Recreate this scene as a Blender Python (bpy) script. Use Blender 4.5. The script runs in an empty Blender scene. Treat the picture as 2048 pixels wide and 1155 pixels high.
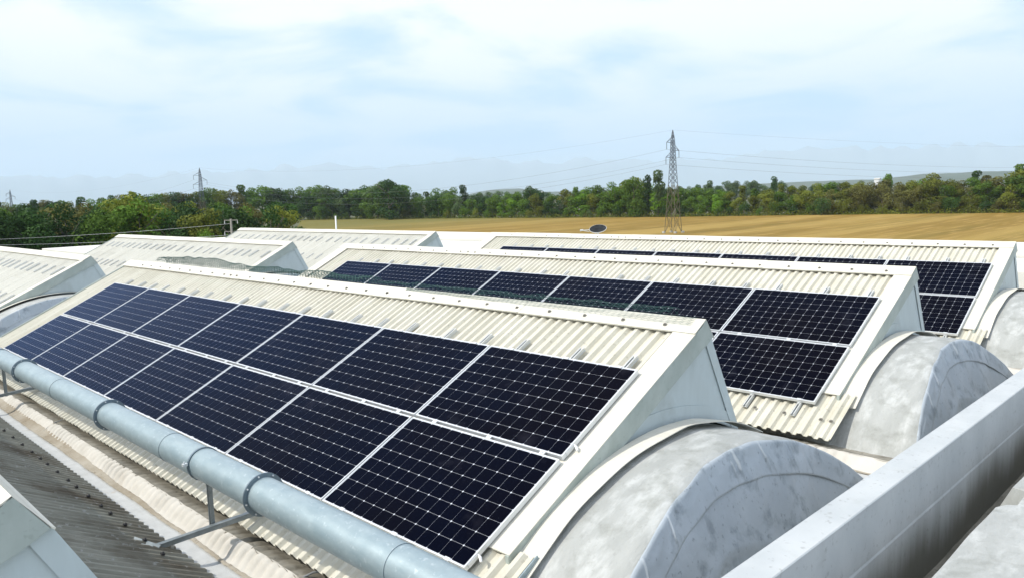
import bpy, math, random
from math import sin, cos, pi, sqrt, radians
from mathutils import Vector, Matrix, noise
random.seed(7)
S = bpy.context.scene
COL = S.collection
GZ = -7.6                                  # ground level; z = 0 is the top edge of the nearest solar array
SL = 0.4605                                # slope of the sheeted roofs
CS, SN = cos(SL), sin(SL)
YC, ZC, RV = 0.0, -0.48, 2.9               # barrel vault: crest and radius
def zv(y): return ZC - RV + sqrt(max(RV*RV - (y-YC)**2, 0.0))
SUN = Vector((-.33, -.61, .70)).normalized()

# ------------------------------------------------------------------ helpers
class MB:
    def __init__(s): s.v=[]; s.f=[]; s.m=[]
    def add(s, vs, fs, m=0):
        o=len(s.v); s.v += [tuple(p) for p in vs]
        for f in fs: s.f.append(tuple(i+o for i in f)); s.m.append(m)
    def box(s, c, d, m=0, R=None):
        vs=[]
        for z in (-1,1):
            for y in (-1,1):
                for x in (-1,1):
                    p=Vector((x*d[0]/2, y*d[1]/2, z*d[2]/2))
                    if R: p = R @ p
                    vs.append(p+Vector(c))
        s.add(vs, [(0,2,3,1),(4,5,7,6),(0,1,5,4),(2,6,7,3),(0,4,6,2),(1,3,7,5)], m)
    def bar(s, a, b, w, h=None, m=0, up=(0,0,1)):
        a=Vector(a); b=Vector(b); h=h or w; d=(b-a); L=d.length
        if L<1e-6: return
        d/=L; u=Vector(up)
        if abs(d.dot(u))>.97: u=Vector((1,0,0))
        x=d.cross(u).normalized(); z=x.cross(d)
        s.box((a+b)/2, (w, L, h), m, Matrix((x,d,z)).transposed())
    def tube(s, pts, r, n=8, m=0, caps=True):
        pts=[Vector(p) for p in pts]; rs = r if isinstance(r,(list,tuple)) else [r]*len(pts)
        o=len(s.v); up=None
        for i,p in enumerate(pts):
            d=(pts[min(i+1,len(pts)-1)]-pts[max(i-1,0)]).normalized()
            if up is None: up = Vector((0,0,1)) if abs(d.z)<.9 else Vector((1,0,0))
            x=d.cross(up).normalized(); z=x.cross(d); up=z
            for k in range(n):
                a=2*pi*k/n; s.v.append(tuple(p+x*cos(a)*rs[i]+z*sin(a)*rs[i]))
        for i in range(len(pts)-1):
            for k in range(n):
                k2=(k+1)%n; s.f.append((o+i*n+k,o+i*n+k2,o+(i+1)*n+k2,o+(i+1)*n+k)); s.m.append(m)
        if caps:
            s.f.append(tuple(o+k for k in range(n-1,-1,-1))); s.m.append(m)
            e=o+(len(pts)-1)*n; s.f.append(tuple(e+k for k in range(n))); s.m.append(m)
    def grid(s, fn, nu, nv, m=0, flip=False):
        o=len(s.v)
        for i in range(nu+1):
            for j in range(nv+1): s.v.append(tuple(fn(i/nu, j/nv)))
        for i in range(nu):
            for j in range(nv):
                a=o+i*(nv+1)+j; q=(a,a+nv+1,a+nv+2,a+1)
                s.f.append(q[::-1] if flip else q); s.m.append(m)
    def mesh(s, name, mats, smooth=False):
        me=bpy.data.meshes.new(name); me.from_pydata(s.v,[],s.f)
        for m in (mats if isinstance(mats,(list,tuple)) else [mats]): me.materials.append(m)
        me.polygons.foreach_set('material_index', s.m)
        if smooth: me.polygons.foreach_set('use_smooth',[True]*len(me.polygons))
        me.update(); return me
    def obj(s, name, mats, parent=None, smooth=False, bevel=0, solid=0, loc=None):
        o=bpy.data.objects.new(name, s.mesh(name, mats, smooth)); COL.objects.link(o)
        if parent: o.parent=parent
        if loc: o.location=loc
        if solid:
            q=o.modifiers.new('t','SOLIDIFY'); q.thickness=solid; q.offset=-1
        if bevel:
            q=o.modifiers.new('b','BEVEL'); q.width=bevel; q.segments=2; q.limit_method='ANGLE'
        return o
def tag(o, label=None, cat=None, group=None, kind=None):
    if label: o['label']=label
    if cat: o['category']=cat
    if group: o['group']=group
    if kind: o['kind']=kind
    return o
def thing(name, loc, label, cat, group=None, rot=(0,0,0)):
    o=bpy.data.objects.new(name,None); o.empty_display_size=.2; COL.objects.link(o)
    o.location=loc; o.rotation_euler=rot; return tag(o,label,cat,group)
def copy_tree(o, parent=None):
    c=o.copy(); COL.objects.link(c)
    if parent: c.parent=parent
    for ch in list(o.children): copy_tree(ch, c)
    return c
def ordn(i): return ['first','second','third','fourth','fifth','sixth','seventh','eighth','ninth','tenth'][i]

# ------------------------------------------------------------------ materials
def mat(name, base, rough=.6, metal=0, var=None, vscale=3, stretch=(1,1,1), bump=0, bscale=40, spec=.5, stains=None, coat=0, rot=0, speck=None, two=None):
    """base colour with up to three layers of procedural variation; everything in object space"""
    m=bpy.data.materials.new(name); m.use_nodes=True; nt=m.node_tree; N=nt.nodes; L=nt.links
    b=N['Principled BSDF']; b.inputs['Base Color'].default_value=(*base,1); b.inputs['Roughness'].default_value=rough
    b.inputs['Metallic'].default_value=metal; b.inputs['Specular IOR Level'].default_value=spec
    if coat: b.inputs['Coat Weight'].default_value=coat
    tc=N.new('ShaderNodeTexCoord'); mp=N.new('ShaderNodeMapping'); mp.inputs['Scale'].default_value=stretch
    mp.inputs['Rotation'].default_value=(0,0,rot)
    L.new(tc.outputs['Object'], mp.inputs['Vector'])
    cur=None
    def layer(col, scale, lo, hi, vec, amount=1.0, detail=5, rough_=.6):
        nonlocal cur
        n=N.new('ShaderNodeTexNoise'); n.inputs['Scale'].default_value=scale; n.inputs['Detail'].default_value=detail; n.inputs['Roughness'].default_value=rough_
        L.new(vec, n.inputs['Vector'])
        r=N.new('ShaderNodeMapRange'); r.inputs[1].default_value=lo; r.inputs[2].default_value=hi; r.inputs[4].default_value=amount
        L.new(n.outputs['Fac'], r.inputs[0])
        x=N.new('ShaderNodeMix'); x.data_type='RGBA'
        L.new(r.outputs[0], x.inputs[0])
        if cur is None: x.inputs[6].default_value=(*base,1)
        else: L.new(cur, x.inputs[6])
        x.inputs[7].default_value=(*col,1); cur=x.outputs[2]
    if var: layer(var, vscale, .35,.68, mp.outputs[0], .8)
    if two: layer(two[0], two[1], two[2], two[3], mp.outputs[0], two[4])
    if stains: layer(stains[0], stains[1], stains[2], stains[3], tc.outputs['Object'], stains[4])
    if speck: layer(speck[0], speck[1], .62,.72, tc.outputs['Object'], speck[2], 2)
    if cur is not None: L.new(cur, b.inputs['Base Color'])
    if bump:
        n=N.new('ShaderNodeTexNoise'); n.inputs['Scale'].default_value=bscale; n.inputs['Detail'].default_value=6
        L.new(mp.outputs[0], n.inputs['Vector'])
        bp=N.new('ShaderNodeBump'); bp.inputs['Strength'].default_value=1; bp.inputs['Distance'].default_value=bump
        L.new(n.outputs['Fac'], bp.inputs['Height']); L.new(bp.outputs[0], b.inputs['Normal'])
    return m
M={}
M['sheet']=mat('fibre_cement_cream',(.63,.61,.525),.75,var=(.50,.48,.39),vscale=2.2,stretch=(3,.5,.5),bump=.0015,bscale=50,spec=.2,stains=((.42,.40,.31),1.3,.56,.75,.55),speck=((.30,.28,.22),26,.5))
M['sheet_left']=mat('fibre_cement_grey_cream',(.64,.63,.565),.8,var=(.54,.53,.465),vscale=1.6,stretch=(2.5,.5,.5),bump=.0015,bscale=50,spec=.2,stains=((.42,.41,.35),1.0,.52,.72,.5),speck=((.36,.35,.3),22,.4))
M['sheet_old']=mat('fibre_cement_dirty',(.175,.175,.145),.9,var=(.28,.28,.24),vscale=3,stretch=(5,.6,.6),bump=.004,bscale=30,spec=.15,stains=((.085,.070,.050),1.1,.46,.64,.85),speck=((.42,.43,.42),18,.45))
M['cap']=mat('cap_cream',(.68,.66,.58),.6,var=(.58,.56,.48),vscale=3,stretch=(.6,3,3),bump=.001,bscale=30,spec=.25,stains=((.5,.48,.38),2.2,.6,.8,.5))
M['fascia']=mat('painted_metal_grey',(.34,.39,.36),.55,var=(.45,.50,.47),vscale=5,stretch=(1,1,.5),bump=.0015,bscale=25,stains=((.24,.27,.23),2.4,.52,.75,.55),speck=((.2,.22,.19),30,.3))
M['gable']=mat('gable_sheet',(.50,.57,.58),.5,var=(.42,.48,.48),vscale=2.4,stretch=(1,2,.6),bump=.001,bscale=14,stains=((.30,.33,.31),2.2,.53,.72,.6))
M['vault']=mat('aluminium_paint',(.40,.412,.395),.62,var=(.31,.322,.305),vscale=2.0,stretch=(2.2,.8,.8),bump=.008,bscale=17,two=((.54,.555,.54),3.1,.50,.66,.7),stains=((.25,.26,.235),4.5,.52,.70,.75),speck=((.22,.22,.20),24,.25))
M['membrane']=mat('membrane_silver',(.40,.445,.48),.45,var=(.33,.375,.41),vscale=2.5,bump=.012,bscale=7,two=((.49,.54,.58),2,.5,.75,.6),stains=((.20,.235,.26),4.2,.55,.68,.8),speck=((.15,.17,.18),22,.5))
M['cream']=mat('valley_membrane',(.60,.575,.52),.7,var=(.48,.455,.40),vscale=4,bump=.003,bscale=25,stains=((.38,.31,.22),2.5,.58,.75,.5))
M['moss']=mat('dirty_mortar',(.31,.29,.24),.9,var=(.15,.14,.11),vscale=7,stretch=(1,.6,1),bump=.006,bscale=30,speck=((.09,.085,.07),14,.6))
M['mud']=mat('gutter_mud',(.25,.21,.15),.9,var=(.42,.385,.32),vscale=4,stretch=(.5,1,1),bump=.004,bscale=30,speck=((.15,.12,.08),20,.6))
M['strip']=mat('gutter_light_strip',(.52,.53,.52),.8,var=(.42,.43,.42),vscale=8,bump=.004,bscale=40,stains=((.40,.34,.27),5,.6,.7,.5))
M['parapet']=mat('parapet_paint',(.62,.65,.66),.7,var=(.52,.55,.56),vscale=3,stretch=(1,.5,1),bump=.004,bscale=18,stains=((.36,.37,.36),5,.6,.74,.6),speck=((.2,.2,.19),22,.35))
M['galv']=mat('galvanised_steel',(.28,.36,.39),.42,metal=.30,var=(.38,.46,.48),vscale=9,stretch=(.7,1.4,1.4),bump=.002,bscale=14,stains=((.27,.33,.35),3,.56,.78,.5),speck=((.60,.66,.68),28,.35))
M['flange']=mat('flange_steel',(.16,.21,.25),.45,metal=.6,var=(.24,.29,.32),vscale=8)
M['strut']=mat('support_steel',(.20,.23,.24),.5,metal=.5,var=(.33,.36,.36),vscale=9,stains=((.12,.12,.12),6,.55,.7,.6))
M['alu']=mat('anodised_frame',(.72,.74,.75),.4,metal=.35,var=(.66,.68,.69),vscale=4)
M['rail']=mat('mounting_rail',(.66,.67,.65),.45,metal=.3,var=(.52,.54,.53),vscale=12)
M['screw']=mat('screw_head',(.15,.14,.12),.6,metal=.3,var=(.3,.29,.25),vscale=60)
M['black']=mat('black_rubber',(.02,.02,.022),.7)
M['cable']=mat('grey_cable',(.22,.23,.23),.6)
M['back']=mat('panel_backsheet',(.56,.59,.64),.40,spec=.2)
M['concrete']=mat('plaster_wall',(.50,.49,.45),.85,var=(.40,.39,.36),vscale=1.5,bump=.01,bscale=12)
M['white_roof']=mat('white_deck',(.74,.73,.67),.8,var=(.62,.61,.55),vscale=.8,stretch=(.4,2,1),stains=((.45,.44,.38),1.2,.58,.75,.6))
M['darkgap']=mat('gutter_dark',(.10,.10,.095),.85,var=(.06,.06,.055),vscale=4)
M['white_pole']=mat('white_paint',(.75,.76,.76),.5,var=(.68,.69,.69),vscale=5)
M['pylon_up']=mat('pylon_steel',(.06,.075,.10),.6,var=(.09,.105,.13),vscale=2)
M['pylon_lo']=mat('pylon_rust_paint',(.085,.075,.045),.7,var=(.13,.115,.07),vscale=1.5)
M['wire']=mat('conductor',(.16,.18,.20),.5,metal=.3)
M['wood_pole']=mat('concrete_pole',(.22,.21,.18),.9,var=(.24,.23,.2),vscale=4)
M['dish']=mat('dish_dark',(.02,.022,.024),.9,spec=.05,var=(.05,.055,.06),vscale=6)
M['net']=mat('green_netting',(.014,.07,.055),.6)
# solar cells: near-black navy under low-glare glass, tint drifts from panel to panel
def cellmat():
    m=mat('solar_cell',(.004,.0045,.012),.16,spec=.08)
    nt=m.node_tree; N=nt.nodes; L=nt.links; b=N['Principled BSDF']; b.inputs['Specular Tint'].default_value=(.42,.55,1,1)
    oi=N.new('ShaderNodeObjectInfo'); tc=N.new('ShaderNodeTexCoord'); ad=N.new('ShaderNodeVectorMath'); ad.operation='ADD'
    L.new(tc.outputs['Object'],ad.inputs[0]); L.new(oi.outputs['Location'],ad.inputs[1])
    n=N.new('ShaderNodeTexNoise'); n.inputs['Scale'].default_value=.9; L.new(ad.outputs[0],n.inputs['Vector'])
    cr=N.new('ShaderNodeValToRGB'); e=cr.color_ramp.elements
    e[0].position=.38; e[0].color=(.001,.001,.004,1); e[1].position=.62; e[1].color=(.002,.001,.0015,1)
    L.new(n.outputs['Fac'],cr.inputs[0])
    n2=N.new('ShaderNodeTexNoise'); n2.inputs['Scale'].default_value=3.5; n2.inputs['Detail'].default_value=8; L.new(ad.outputs[0],n2.inputs['Vector'])
    r=N.new('ShaderNodeMapRange'); r.inputs[1].default_value=.60; r.inputs[2].default_value=.80; r.inputs[4].default_value=.22; L.new(n2.outputs['Fac'],r.inputs[0])
    x=N.new('ShaderNodeMix'); x.data_type='RGBA'; x.inputs[7].default_value=(.05,.05,.065,1)
    L.new(r.outputs[0],x.inputs[0]); L.new(cr.outputs[0],x.inputs[6]); L.new(x.outputs[2],b.inputs['Base Color'])
    r2=N.new('ShaderNodeMapRange'); r2.inputs[3].default_value=.10; r2.inputs[4].default_value=.24; L.new(n2.outputs['Fac'],r2.inputs[0]); L.new(r2.outputs[0],b.inputs['Roughness']); b.inputs['Specular IOR Level'].default_value=0
    g=N.new('ShaderNodeBsdfGlossy'); g.inputs['Color'].default_value=(.42,.58,.95,1); g.inputs['Roughness'].default_value=.06; fr=N.new('ShaderNodeFresnel'); fr.inputs['IOR'].default_value=1.13
    L.new(r2.outputs[0],g.inputs['Roughness'])
    ms=N.new('ShaderNodeMixShader'); L.new(fr.outputs[0],ms.inputs[0]); L.new(b.outputs[0],ms.inputs[1]); L.new(g.outputs[0],ms.inputs[2]); L.new(ms.outputs[0],N['Material Output'].inputs['Surface'])
    return m
M['cell']=cellmat()

# ------------------------------------------------------------------ roof-plane frame (local to a row)
def P(x,w,n): return (x, w*CS-n*SN, w*SN+n*CS)
WR=.797                                     # ridge
CREST,TROUGH=-.072,-.102
PITCH=.1125
def corr(mb, x0, x1, w0, w1, fn=P, crest=CREST, trough=TROUGH, pitch=PITCH, wob=0.0, seg=1):
    xs=[]; k=0; x=x0
    prof=[(0,crest),(.30,crest),(.50,trough),(.80,trough)]
    while x < x1:
        for t,h in prof:
            xx=x0+(k+t)*pitch
            if xx<=x1: xs.append((xx,h))
        k+=1; x=x0+k*pitch
    if xs[-1][0]<x1-.004: xs.append((x1,crest))
    def f(u,v):
        X,h=xs[min(int(round(u*(len(xs)-1))),len(xs)-1)]
        w=w0+(w1-w0)*v
        return fn(X, w + (wob*noise.noise((X*3,w,5)) if v in (0,) else 0), h+ .004*noise.noise((X*.5,w*.8,2)) + (.006 if (X*1.0)%.9<.09 and fn is P else 0))
    mb.grid(f, len(xs)-1, seg)

def make_shed(name, loc, XL, label, panels=True, left_verge=True, dirty_bolts=False, capseg=2.05, screws=True, name_edge=False, sheet='sheet', group='sawtooth roofs of the factory'):
    t=thing(name, loc, label, 'roof', group)
    mb=MB(); corr(mb, XL+(.30 if left_verge else 0), -.012, -2.57, .72, wob=.01, seg=3)
    corr(mb, -.012, .335, -2.57, -1.82, wob=.01)
    mb.obj('corrugated_sheet', M[sheet], t, solid=.007)
    if name_edge: mb=MB(); mb.bar(P(.345,-2.57,-.092),P(.345,-1.80,-.092),.008,.04); mb.obj('edge_trim', M['galv'], t)
    # ridge cap in overlapping lengths
    mb=MB(); x=.18; k=0
    while x>XL:
        xa=max(x-capseg,XL); dn=.004*(k%2)
        pr=[(.600,-.058+dn),(.600,-.043+dn),(WR,-.034+dn)]
        pts=[(P(0,w,n)[1],P(0,w,n)[2]) for w,n in pr]+[(.852+dn,.160),(.866+dn,.150)]
        low=[(P(0,.604,-.058+dn)[1],P(0,.604,-.058+dn)[2]),(P(0,.604,-.050+dn)[1],P(0,.604,-.050+dn)[2]),(P(0,WR,-.041+dn)[1],P(0,WR,-.041+dn)[2]),(.845+dn,.158),(.862+dn,.143)]
        n=len(pts); vs=[(xa-.03,*q) for q in pts]+[(x,*q) for q in pts]+[(xa-.03,*q) for q in low]+[(x,*q) for q in low]
        fs=[(i,i+1,n+i+1,n+i) for i in range(n-1)]+[(2*n+i,3*n+i,3*n+i+1,2*n+i+1) for i in range(n-1)]
        fs+=[(n+i,n+i+1,3*n+i+1,3*n+i) for i in range(n-1)]+[(i+1,i,2*n+i,2*n+i+1) for i in range(n-1)]
        fs+=[(0,n,3*n,2*n),(n-1,3*n-1,4*n-1,2*n-1)]
        mb.add(vs,fs); x=xa; k+=1
    cap=mb.obj('ridge_cap', M['cap'], t)
    if screws:
        sm=MB(); sm.tube([(0,0,0),(0,0,.004)],.019,10); sm.tube([(0,0,.004),(0,0,.014)],.009,6)
        me=sm.mesh('screw',M['screw']); xs=[-.15-.4465*i for i in range(int((-XL-.3)/.4465))]+[-4.17,-8.4]
        for x in xs:
            o=bpy.data.objects.new('screw',me); COL.objects.link(o); o.parent=cap
            o.location=P(x,.665,-.036); o.rotation_euler=(SL,0,0)
    # verge flashings
    mb=MB()
    def verge(xa,xb,w0):
        a=[P(xa,w0,-.066),P(xa,w0,-.048),P(xb,w0,-.050),P(xb,w0,-.056)]; b=[P(xa,.598,-.066),P(xa,.598,-.050),P(xb,.598,-.052),P(xb,.598,-.058)]
        mb.add(a+b,[(0,1,2,3),(4,7,6,5),(1,5,6,2),(0,4,5,1),(3,2,6,7),(0,3,7,4)])
    verge(-.035,.181,-1.89)
    mb.obj('verge_flashing', M['cap'], t)
    if left_verge:
        mb=MB(); verge(XL,XL+.34,-2.45); mb.obj('verge_flashing', M['cap'], t)
    # fascia on the gable end: folded plate following the roof line, cut by the vault
    def rl(y,n): return y*SN/CS + n/CS       # z of roof line at offset n
    def fascia(xa,xb):
        mb=MB(); ys=[-1.675+ i*.06 for i in range(46)]; ys=[y for y in ys if y<.71]
        top=[(y,rl(y,-.056)) for y in ys]; bot=[]
        for y,zt in top:
            bot.append((y,min(max(rl(y,-.235),zv(y)+.012),zt-.003)))
        top+= [(.728,.322),(.790,.240),(.849,.157)]; bot+=[(.732,.0935),(.792,.124),(.844,.153)]
        n=len(top); vs=[(xa,*q) for q in top]+[(xb,*q) for q in top]+[(xa,*q) for q in bot]+[(xb,*q) for q in bot]
        fs=[]
        for i in range(n-1):
            fs+=[(i,n+i,n+i+1,i+1),(n+i,3*n+i,3*n+i+1,n+i+1),(2*n+i,2*n+i+1,3*n+i+1,3*n+i),(i,i+1,2*n+i+1,2*n+i)]
        fs+=[(0,2*n,3*n,n),(n-1,2*n-1,4*n-1,3*n-1)]
        mb.add(vs,fs); return mb
    fascia(.150,.180).obj('gable_fascia', M['fascia'], t)
    fascia(XL,XL+.03).obj('gable_fascia', M['fascia'], t)
    # triangular infill
    def backz(y): return .159+(y-.849)*(-.765-.159)/(1.338-.849)
    def tri(x, zlo, zhi, y0, y1, n=40):
        mb=MB(); vs=[];fs=[]
        for i in range(n+1):
            y=y0+(y1-y0)*i/n; lo=zlo(y); hi=max(zhi(y),lo); vs+=[(x,y,lo),(x,y,hi)]
        for i in range(n): fs.append((2*i,2*i+2,2*i+3,2*i+1))
        mb.add(vs,fs); return mb
    top=lambda y: min(rl(y,-.225), backz(y))
    tri(.140, lambda y: zv(y)+.01, top, -.62, 1.335).obj('gable_panel', M['gable'], t, solid=.01)
    tri(.1475, lambda y: zv(y)+.014, lambda y: min(zv(y)+.145, top(y)), -.60, 1.335).obj('base_flashing', M['gable'], t, solid=.005)
    mb=MB(); vs=[];n=24
    for i in range(n+1):
        z=.150+(-.76-.150)*i/n; y=1.338+(z+.765)/((.159+.765))*(.849-1.338)
        vs+=[(.1525,y-.105,max(z, min(z,9))),(.1525,y+.004,z)]
    mb.add(vs,[(2*i,2*i+2,2*i+3,2*i+1) for i in range(n)]); mb.obj('edge_flashing', M['gable'], t, solid=.004)
    tri(XL+.04, lambda y: zv(y)+.01, top, -.62, 1.335).obj('gable_panel', M['gable'], t, solid=.01)
    # steep back wall
    mb=MB(); mb.add([(XL,.842,.150),(.150,.842,.150),(.150,1.336,-.770),(XL,1.336,-.770)],[(0,1,2,3)]); mb.obj('back_wall', M['gable'], t, solid=.02)
    # curb flashing hugging the vault, its free edge lifted
    def cf(x0,x1,ya,yb):
        mb=MB()
        def f(u,v):
            y=ya+(yb-ya)*u; nrm=Vector((0,(y-YC)/RV,sqrt(1-((y-YC)/RV)**2)))
            lift=.030+.016*v+.006*noise.noise((y*3,v,4)); wl=1+.10*noise.noise((y*2.1,0,9))
            return Vector((x0+(x1-x0)*v*wl, y, zv(y)))+nrm*lift
        mb.grid(f,48,4,flip=False); return mb
    cf(.181,.372,-1.70,1.36).obj('curb_flashing', M['cap'], t, solid=.006)
    # sheeted back flank down to the valley
    def Q(x,w,n):
        y0,z0,y1,z1=1.30,-.74,2.39,-1.31; L=sqrt((y1-y0)**2+(z1-z0)**2); d=((y1-y0)/L,(z1-z0)/L)
        return (x, y0+d[0]*w+(-d[1])*n, z0+d[1]*w+d[0]*n)
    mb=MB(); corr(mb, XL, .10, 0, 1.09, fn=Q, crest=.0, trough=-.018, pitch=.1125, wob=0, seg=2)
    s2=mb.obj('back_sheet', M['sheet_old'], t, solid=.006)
    if dirty_bolts:
        sm=MB(); sm.tube([(0,0,0),(0,0,.012)],.019,8); sm.tube([(0,0,.012),(0,0,.022)],[.012,.006],8); me=sm.mesh('bolt_cap',M['black'])
        for i,x in enumerate([-2.1,-2.45,-2.87,-3.21,-3.45,-3.78,-4.12,-4.37,-4.71,-5.05,-5.30,-5.62,-6.0,-6.4,-6.8,-7.2]):
            o=bpy.data.objects.new('bolt_cap',me); COL.objects.link(o); o.parent=s2; o.location=Q(x,.84,.004); o.rotation_euler=(-.48,0,0)
    return t

# ------------------------------------------------------------------ vaults
XE, KT = .82, .37
def xe(y): return XE + KT*(ZC-zv(y)) + .045*noise.noise((y*1.3,3.3,0)) + .022*noise.noise((y*4,1,0))
def make_vault(name, loc, XL, label, group='barrel vaults of the factory roof'):
    t=thing(name, loc, label, 'vault', group)
    Y1=2.30
    mb=MB()
    def shell(u,v):
        y=-Y1+2*Y1*v; e=xe(y)
        x = XL + (e-XL)*u if u<.72 else None
        xs=-.0 # finer columns near the visible right end
        if u<.25: x=XL+( -.4-XL)*(u/.25)
        else: x=-.4+(e+.4)*((u-.25)/.75)
        d=max(0,x-(e-.10))/.10
        z=zv(y)-.022*d*d + .008*noise.noise((x*2.0,y*1.6,7)) + .005*noise.noise((x*6,y*5,1))
        return (x,y,z)
    mb.grid(shell, 64, 90)
    mb.obj('vault_shell', M['vault'], t, smooth=True)
    # end wall: steep membrane-covered slope facing the gutter
    mb=MB(); ZB=-1.80
    def tym(u,v):
        y=-Y1+2*Y1*u; e=xe(y); z0=zv(y)-.022; z=z0+(ZB-z0)*v; x=e+KT*(z0-z)
        s=.02*noise.noise((y*1.2,z*1.5,11))+.008*noise.noise((y*4,z*4,3))
        s+= .018*math.exp(-((z0-z-.62-.1*sin(y*3))/.05)**2)*(1 if -1.8<y<.4 else 0)
        return (x+s*min(1,v*12), y, z)
    mb.grid(tym, 110, 40)
    mb.obj('end_membrane', M['membrane'], t, smooth=True)
    # overlapping flap of membrane with pinched wrinkles and a lower lap line
    mb=MB(); rnd=random.Random(3); wr=[(-1.30,.9,.0),(-.95,1.5,.1),(-.36,.8,.35),(-.04,1.2,.3),(.03,1.5,.0),(.40,1.5,.15),(.46,.9,.4),(.74,1.1,.3),(.79,1.3,.1),(1.05,.8,.4)]
    def flap(u,v):
        y=-2.15+ (1.95+2.15)*u; e=xe(y); z0=zv(y)
        dep=.225+.02*sin(y*2.2)
        lip=.012+.012*noise.noise((y*2.4,7,1))
        if v<.2:                                   # part lying on the shell
            q=v/.2; x=e-lip*(1-q); z=z0+.007+.003*q-.022*max(0,1-(e-x)/.10)**2; nx,nz=0,1
        else:
            q=(v-.2)/.8; z=z0-.020-dep*q; x=e+KT*(z0-z-.020)+.006; nx,nz=.94,.34
        h=0
        for yc,a,v0 in wr:
            if v<v0: continue
            d=y-yc-.05*(v-.5)*(1+yc)-.018*noise.noise((v*4,yc*5,1))
            h+=a*.015*math.exp(-(d/.008)**2)*sin(pi*(v-v0)/(1-v0))**1.3 if v<1 else 0
        h+=.007*noise.noise((y*6,v*3,2))*sin(pi*v)
        return (x+nx*h,y,z+nz*h)
    mb.grid(flap, 760, 18)
    mb.obj('membrane_flap', M['membrane'], t, smooth=True, solid=.004)
    mb=MB()
    def tl(u,v):
        y=-Y1+2*Y1*u; z0=zv(y); z=z0+(ZB-z0)*v; return (XL-KT*(z0-z), y, z)
    mb.grid(tl, 40, 6, flip=True)
    mb.obj('end_membrane', M['membrane'], t, smooth=True)
    return t

# valley between two vaults, local to the row whose eaves drain into it
def make_valley(loc, XL, label, XR=1.50):
    t=thing('valley_gutter', loc, label, 'gutter', 'valley gutters between the roof rows')
    nn=int((XR-XL)/(.0141 if loc[0]>-5 and abs(loc[1])<1 else .0187))
    def wave(x,v):
        ph=x/.1125*pi+1.1*noise.noise((x*.8,v*1.2,2))+.35*sin(v*3)
        act = 1 if x<.4 else max(0,1-(x-.4)*3)
        irr=.75+.9*noise.noise((x*1.1,0,4))
        return act*.030*(abs(sin(ph))**.7-.6)*max(.25,irr)
    top=[(-1.92,-1.34),(-2.14,-1.335),(-2.262,-1.296),(-2.352,-1.284)]
    mb=MB()
    def g1(u,v):
        x=XL+(XR-XL)*u; k=v*3; i=min(int(k),2); q=k-i; a,b=top[i],top[i+1]
        y=a[0]+(b[0]-a[0])*q; z=a[1]+(b[1]-a[1])*q
        jig=.022*noise.noise((x*5,3,1)) if v>.99 else 0
        return (x,y+jig,z+1.0*wave(x,.3)*(.3+.7*v)+.008*noise.noise((x*7,y*7,1)))
    mb.grid(g1, nn, 6, flip=True); mb.obj('moss_band', M['moss'], t, smooth=True)
    crv=[(-2.335,-1.284),(-2.372,-1.297),(-2.402,-1.320),(-2.432,-1.352),(-2.462,-1.383),(-2.50,-1.398),(-2.56,-1.402),(-2.62,-1.400),(-2.70,-1.392),(-3.02,-1.375)]
    def cv(s_):
        k=min(max(s_,0),1)*9; i=min(int(k),8); q=k-i; a,b=crv[i],crv[i+1]; return a[0]+(b[0]-a[0])*q, a[1]+(b[1]-a[1])*q
    mb=MB()
    def g2(u,v):
        x=XL+(XR-XL)*u; y,z=cv(v*5/9); env=sin(pi*min(1,.22+v*.78))**.6 if v<1 else 0; h=wave(x,v)*1.3*env
        if v<.01: y+=.022*noise.noise((x*5,3,1))-.006
        return (x,y-h*.7,z+h*.7+.004)
    mb.grid(g2, nn, 10, flip=True); mb.obj('membrane_slope', M['cream'], t, smooth=True)
    mb=MB()
    def g3(u,v):
        x=XL+(XR-XL)*u; q=max(0,min(1,(-x-3.2)/4.0)); e=.05*noise.noise((x*1.6,9,1))+.025*noise.noise((x*7,9,1))
        a=.525-.19*q+e; b=.60+.03*q+e*.5; y,z=cv(a+(b-a)*v); w_=wave(x,.8)*.5
        return (x,y-.002,z+.008+max(0,w_)+.006*sin(pi*v))
    mb.grid(g3, nn//2, 6, flip=True); mb.obj('silt_line', M['mud'], t, smooth=True)
    mb=MB()
    def g4(u,v):
        x=XL+(XR-XL)*u; y,z=cv(5/9-.02+(4/9+.02)*v); return (x,y,z-.001+.004*noise.noise((x*6,y*6,4)))
    mb.grid(g4, 260, 6, flip=True); mb.obj('gutter_floor', M['strip'], t, smooth=True)
    return t

rowname={-1:'front',0:'nearest',1:'second',2:'third'}
ROW={-1:(0,-5.04,0),0:(0,0,0),1:(.051,5.096,0),2:(.098,10.171,0)}
LX=-15.88; 
lab_s={-1:'corrugated sawtooth roof at the lower left corner with a dirty dark back slope',0:'nearest cream sawtooth roof carrying the largest two rows of solar panels',
 1:'middle cream sawtooth roof carrying solar panels, behind the nearest one',2:'farthest cream sawtooth roof with solar panels, in front of the stubble field'}
lab_v={-1:'grey vault under the front roof at the lower left corner',0:'nearest grey barrel vault with a blue-grey membrane end beside the parapet',1:'middle grey barrel vault with wrinkled membrane end beside the parapet',2:'farthest grey barrel vault cut by the right edge of the photo'}
for k in (-1,0,1,2):
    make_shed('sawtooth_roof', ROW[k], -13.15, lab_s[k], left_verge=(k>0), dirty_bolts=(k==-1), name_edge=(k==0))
    make_vault('barrel_vault', ROW[k], -13.5, lab_v[k])
    if k>=0: make_valley(ROW[k], -14.0, {0:'wavy cream valley gutter running beneath the galvanised duct',1:'valley gutter between the nearest and the middle vault',2:'valley gutter between the middle and the farthest vault'}[k])
lab_l={0:'panel-free cream roof at the left edge with a grey gable end',1:'panel-free cream roof in the left block between two others, netting in front of its gable',2:'farthest panel-free cream roof in the left block, at the field edge'}
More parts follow.
